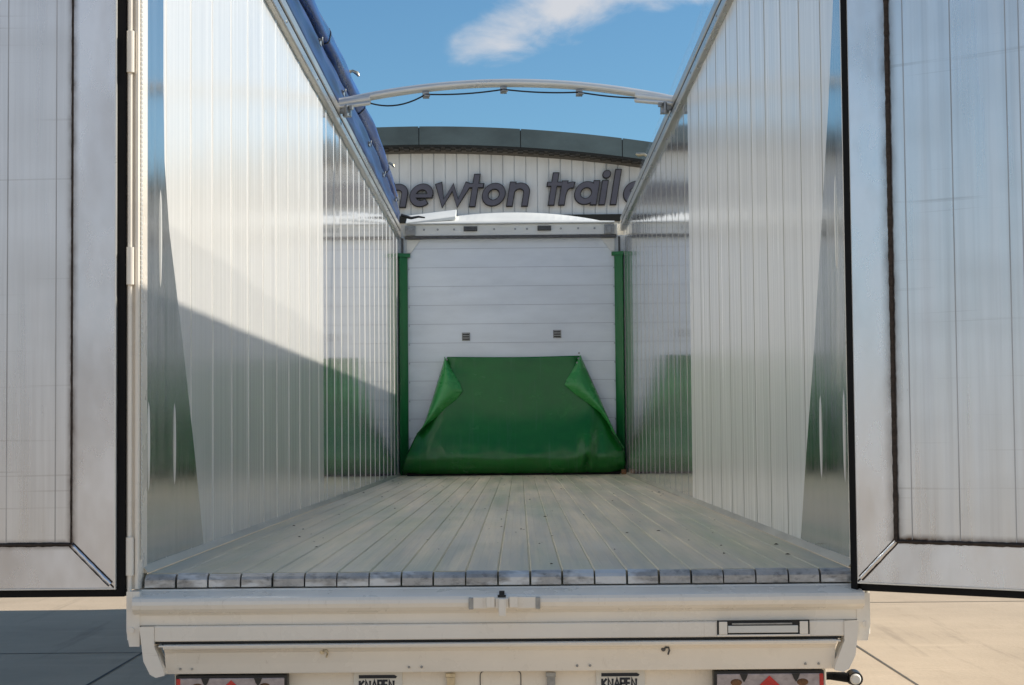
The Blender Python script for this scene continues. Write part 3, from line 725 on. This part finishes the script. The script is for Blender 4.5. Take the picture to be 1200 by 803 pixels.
# ================================================================== green sheet hanging against the front wall
SH = root('cleaning_sheet', 'dark green tarpaulin sheet with folded corners hanging against the white front wall', 'tarpaulin', (0, 12.95, G))
def lerp_tab(tab, t):
    for i in range(len(tab)-1):
        if t <= tab[i+1][0]:
            k = (t-tab[i][0])/(tab[i+1][0]-tab[i][0]); return tab[i][1]+(tab[i+1][1]-tab[i][1])*k
    return tab[-1][1]
def smooth_tab(tab, t, w_=.035):
    return sum(lerp_tab(tab, min(1.3, max(0, t+k*w_/4))) for k in range(-4, 5))/9
LE = [(.0, -1.195), (.05, -1.20), (.12, -1.185), (.26, -1.13), (.44, -1.045), (.54, -.965), (.83, -.868), (1.28, -.735)]
RE = [(.0, 1.205), (.05, 1.215), (.12, 1.218), (.27, 1.205), (.40, 1.13), (.57, 1.060), (.85, .945), (1.30, .752)]
YB = [(.0, 13.02), (.03, 12.95), (.07, 12.88), (.13, 12.85), (.20, 12.85), (.27, 12.87), (.36, 12.91), (.5, 12.965), (.7, 13.03), (1.0, 13.09), (1.3, 13.165)]
def sheet(u, v):
    z = .012 + v*1.283 - .010*math.sin(math.pi*u)*v
    xl, xr = smooth_tab(LE, z), smooth_tab(RE, z); x = xl+(xr-xl)*u
    y = smooth_tab(YB, z, min(.13, .02+z*.5))
    e = min(u, 1-u); y += .10*max(0, 1-e/.10)**2*(1-.4*v)        # edges turn back towards the wall
    y += .022*math.sin(x*2.6+1)*v*(1-v)*3 + .006*math.sin(x*7+z*5)*v
    # vertical tuck low on the right, and the bulge that ends in it
    dx = x-(.80+.05*z); y += -.055*math.exp(-(dx/.10)**2)*math.exp(-((z-.30)/.22)**2) + .075*math.exp(-(dx/.035)**2)*math.exp(-((z-.12)/.10)**2)
    y += .030*math.exp(-((dx-.10)/.05)**2)*math.exp(-((z-.30)/.25)**2)
    y += -.012*math.exp(-((z-.21)/.05)**2)*(.6+.4*math.sin(x*9)) + .0025*math.sin(x*37)*math.exp(-((z-.22)/.10)**2)
    return (x, y, z)
m = MB(); m.grid(sheet, 120, 90); sh = m.build('sheet', green_pvc, SH, solid=.003)
def flap(edge, inner, s, bulge):
    """corner folded over: between the outer edge polyline and the inner outline, curling proud of the sheet"""
    def fn(u, v):
        z0 = edge[1][1]; z1 = edge[0][1]
        t = v; z = z1+(z0-z1)*t; tab = LE if s < 0 else RE
        xo = smooth_tab(tab, z)
        # inner outline by arclength
        n = len(inner)-1; k = min(int(t*n), n-1); q = t*n-k
        xi = inner[k][0]+(inner[k+1][0]-inner[k][0])*q; zi = inner[k][1]+(inner[k+1][1]-inner[k][1])*q
        x = xo+(xi-xo)*u; zz = z+(zi-z)*u
        yb = smooth_tab(YB, zz, .13)
        e = abs(x-smooth_tab(tab, zz))/2.2; 
        y = yb - .012 - bulge*math.sin(math.pi*min(1, u*1.0)**.62)*(.35+.65*math.sin(math.pi*min(1, .15+t*.8))) - .022*(1-u)*0
        y += (1-u)**3*.055
        return (x, y, zz)
    q = MB(); q.grid(fn, 26, 40); return q.build('folded_corner', green_flap_lit, SH, solid=.003)
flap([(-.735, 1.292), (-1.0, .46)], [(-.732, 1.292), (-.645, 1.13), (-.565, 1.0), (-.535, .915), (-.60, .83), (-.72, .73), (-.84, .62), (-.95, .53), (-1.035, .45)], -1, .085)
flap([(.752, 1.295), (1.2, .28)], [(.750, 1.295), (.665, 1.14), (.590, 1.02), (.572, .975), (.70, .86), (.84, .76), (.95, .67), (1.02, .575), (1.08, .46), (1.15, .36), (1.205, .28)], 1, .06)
# grommets at the top corners, a black strip standing in for the shaded gap below
for x, z in ((-.712, 1.262), (.728, 1.262), (.712, 1.215), (.735, 1.32)):
    m = MB(); m.tube([(x, 13.125, z), (x, 13.108, z)], [.012, .010], 10); m.build('eyelet', grey_steel, SH)
m = MB(); m.box(-1.14, 1.16, 12.97, 13.02, .002, .03); m.build('gap_shade_strip', rubber, SH)
m = MB(); m.box(1.17, 1.222, 12.86, 12.93, .003, .055); m.build('hold_down_block', rust, SH, bevel=.004)

# ================================================================== debris on the trailer floor
m = MB()
rnd = random.Random(3)
for k in range(110):
    x = rnd.uniform(-1.12, 1.15); y = rnd.uniform(.1, 12.8)**1.0; r = rnd.uniform(.002, .0055)
    if k < 10: x = rnd.choice((-1.16, -1.05, 1.1, 1.14)); r = rnd.uniform(.004, .007)
    z = .0015; a = rnd.uniform(0, 3.14); ca, sa = math.cos(a), math.sin(a); ln = rnd.uniform(1, 2.6)
    pts = [(-ln, -.8), (ln*.8, -1), (ln, .6), (-.5*ln, 1)]
    b_ = [(x+(p*ca-q*sa)*r, y+(p*sa+q*ca)*r, z) for p, q in pts]; t_ = [(px*.3+x*.7, py*.3+y*.7, z+r*rnd.uniform(.4, .9)) for px, py, _ in b_]
    m.add(b_+t_, [(0, 1, 5, 4), (1, 2, 6, 5), (2, 3, 7, 6), (3, 0, 4, 7), (4, 5, 6, 7)])
tag(m.build('floor_debris', dirt), 'scattered dark crumbs of dirt on the trailer floor', 'dirt', kind='stuff')

# ================================================================== warehouse behind
BY = 45.0; RC = 44.0; AX = -2.8; AZ_ = 9.26+G
def roofz(x): return AZ_ - (RC - math.sqrt(max(0, RC*RC-(x-AX)**2)))
WH = root('warehouse', 'pale ribbed warehouse with a curved slate grey roof edge behind the trailer', 'building', (AX, BY+15, 0))
x0, x1 = AX-19, AX+19
m = MB(); prof = []; x = x0
while x < x1:
    prof += [(x, BY), (x+.006, BY+.045), (x+.026, BY+.045), (x+.032, BY)]; x += .335
prof.append((x1, BY)); n = len(prof); v = [(p[0], p[1], 0) for p in prof] + [(p[0], p[1], roofz(p[0])-.70) for p in prof]
m.add(v, [(i, i+1, n+i+1, n+i) for i in range(n-1)])
z1_ = roofz(x0)-.7
m.add([(x0, BY, 0), (x0, BY+30, 0), (x0, BY+30, z1_), (x0, BY, z1_), (x1, BY, 0), (x1, BY+30, 0), (x1, BY+30, z1_), (x1, BY, z1_)], [(0, 1, 2, 3), (4, 7, 6, 5), (1, 5, 6, 2)])
wa = m.build('wall', clad, WH, lift=0)
def arc_band(zo0, zo1, y0, y1, name, mt, par, xs0=x0-.5, xs1=x1+.5, gap=0):
    m = MB(); k = 90; v = []
    for i in range(k+1):
        x = xs0+(xs1-xs0)*i/k; z = roofz(x); v += [(x, y0, z+zo0), (x, y0, z+zo1), (x, y1, z+zo1), (x, y1, z+zo0)]
    fs = []
    for i in range(k):
        for j in range(4): fs.append((i*4+j, i*4+(j+1) % 4, (i+1)*4+(j+1) % 4, (i+1)*4+j))
    m.add(v, fs, 0, False); m.add(v[:4], [(0, 1, 2, 3)]); m.add(v[-4:], [(0, 1, 2, 3)])
    return m.build(name, mt, par, lift=0)
rf = arc_band(-.18, -.02, BY-.2, BY+30.3, 'roof', fascia, WH)
x = AX-18.9; fb = 0
p0 = .18-2.93*6
while p0 < x1:
    arc_band(-.53, .0, BY-.60, BY-.55, 'fascia_panel', fascia, rf, max(p0+.012, x0-.5), min(p0+2.93-.012, x1+.5)) if p0+2.93 > x0 else None
    p0 += 2.93
arc_band(-.525, -.03, BY-.545, BY-.52, 'fascia_backing', letter_edge, rf)
arc_band(-.60, -.535, BY-.59, BY-.03, 'eave', eave, rf)
m = MB(); x = x0
while x < x1:
    z = roofz(x); m.box(x, x+.16, BY-.56, BY-.04, z-.64, z-.602); x += .30
m.build('eave_profile', eave, rf, lift=0)
m = MB(); m.box(x0, x1, BY-.16, BY-.04, 6.52+G, 6.72+G); m.build('gutter_band', eave, WH, lift=0)
m = MB(); m.box(AX-7, AX-1, BY-.10, BY-.04, .02, 4.6)
for k in range(1, 12): m.box(AX-7, AX-1, BY-.115, BY-.1, .4*k, .4*k+.03)
m.build('roller_door', fascia, WH, lift=0)
m = MB(); m.box(AX+5, AX+11, BY-.10, BY-.04, .02, 4.6)
for k in range(1, 12): m.box(AX+5, AX+11, BY-.115, BY-.1, .4*k, .4*k+.03)
m.build('roller_door', fascia, WH, lift=0)

# raised italic lettering on the warehouse
SG = root('shop_sign', 'large dark slanted lower case lettering fixed to the warehouse wall', 'sign', (-1, BY-.1, 7.0+G))
def arc(cx, cz, rx, rz, a0, a1, n=22): return [(cx+rx*math.cos(R(a0+(a1-a0)*i/n)), cz+rz*math.sin(R(a0+(a1-a0)*i/n))) for i in range(n+1)]
GL = {
 'n': (.97, [('s', [(.15, 0), (.15, 1.02)]), ('s', [(.15, .3)] + arc(.48, .57, .33, .30, 180, 0, 16) + [(.81, 0)])]),
 'e': (1.10, [('s', arc(.53, .5, .37, .37, 0, 312, 28)), ('b', [(.22, .47), (.99, .47)])]),
 'w': (1.46, [('w', [(.08, 1.0), (.40, .12), (.72, .84), (1.04, .12), (1.38, 1.0)])]),
 't': (.62, [('s', [(.27, 0), (.27, 1.38)]), ('b', [(-.02, .90), (.60, .90)])]),
 'o': (1.08, [('c', arc(.53, .5, .37, .37, 0, 348, 27))]),
 'r': (.62, [('s', [(.15, 0), (.15, 1.02)]), ('s', [(.15, .45)] + arc(.50, .55, .33, .31, 180, 80, 10))]),
 'a': (1.10, [('c', arc(.53, .5, .37, .37, 0, 348, 27)), ('s', [(.92, 0), (.92, 1.02)])]),
 'i': (.42, [('s', [(.15, 0), (.15, 1.02)]), ('d', (.16, 1.32))]),
 'l': (.44, [('s', [(.15, 0), (.15, 1.5)])]),
 's': (.80, [('w', arc(.40, .72, .24, .17, 30, 200, 12) + [(.3, .56), (.5, .46)] + arc(.40, .28, .25, .17, 40, -160, 12))]),
}
H = .665
def letter(ch, X, Z):
    adv, st = GL[ch]; y = BY-.045
    for lay in (0, 1):
        mb = MB(); d = 0
        for kind, pts in st:
            d += .002; w = {'s': .225, 'c': .225, 'b': .145, 'w': .25, 'd': 0}[kind] + (0 if lay else .07)
            yf = (y-.14-d) if lay else (y-.11-d)
            yb = (y-.115) if lay else y
            if kind == 'd':
                r = .155 + (0 if lay else .035); cx, cz = pts
                c = [((cx+r*math.cos(2*math.pi*k/20))*H, (cz+r*math.sin(2*math.pi*k/20))*H) for k in range(20)]
                mb.ext([(X+a+.17*b, Z+b) for a, b in c], 'y', yf, yb)
            else:
                q = [(a*H, b*H) for a, b in pts]
                if not lay and kind != 'c':     # outline runs past the stroke ends
                    e = .042*H
                    a = Vector(q[0])-Vector(q[1]); a.normalize(); b = Vector(q[-1])-Vector(q[-2]); b.normalize()
                    q = [tuple(Vector(q[0])+a*e)] + q[1:-1] + [tuple(Vector(q[-1])+b*e)]
                ribbon(mb, q, w*H, yf, yb, shear=.17, x0=X, z0=Z, closed=(kind == 'c'), mit=1.25 if kind == 'w' else 1.9)
        if lay == 0: o = mb.build('letter', letter_edge, SG)
        else: mb.build('letter_face', letter_face, o)
for ch, X in zip('newton', (-3.80, -3.12, -2.37, -1.42, -1.02, -.26)): letter(ch, X, 6.99)
for ch, X in zip('trailers', (.87, 1.25, 1.66, 2.42, 2.75, 3.08, 3.83, 4.22)): letter(ch, X, 7.01)

# ================================================================== unseen brick sheds, added to warm the reflections in the open doors
brick = mat('red_brown_brick', (.40, .33, .29), .85, 0, .25, (1, 1, 4))
def shed(label, x0, x1, y0, y1, h, face):
    o = root('added_reflection_shed', label, 'building', ((x0+x1)/2, (y0+y1)/2, 0))
    m = MB(); m.box(x0, x1, y0, y1, 0, h); m.build('wall', brick, o, lift=0)
    m = MB(); m.box(x0-.4, x1+.4, y0-.4, y1+.4, h+.002, h+.5); m.build('roof', fascia, o, lift=0)
    n = 6
    for i in range(n):
        if face == 'x':
            y = y0+(y1-y0)*(i+.5)/n; m = MB(); m.box(x1+.003, x1+.06, y-2, y+2, .01, 4)
        else:
            x = x0+(x1-x0)*(i+.5)/n; m = MB(); m.box(x-2, x+2, y1+.003, y1+.06, .01, 4)
        m.build('shutter_door', clad, o, lift=0)
shed('unseen long red brown brick shed added on the left for the doors to reflect', -72, -58, -70, 40, 5.2, 'x')
shed('unseen long red brown brick shed added behind the viewer for the doors to reflect', -50, 50, -84, -72, 5.5, 'y')
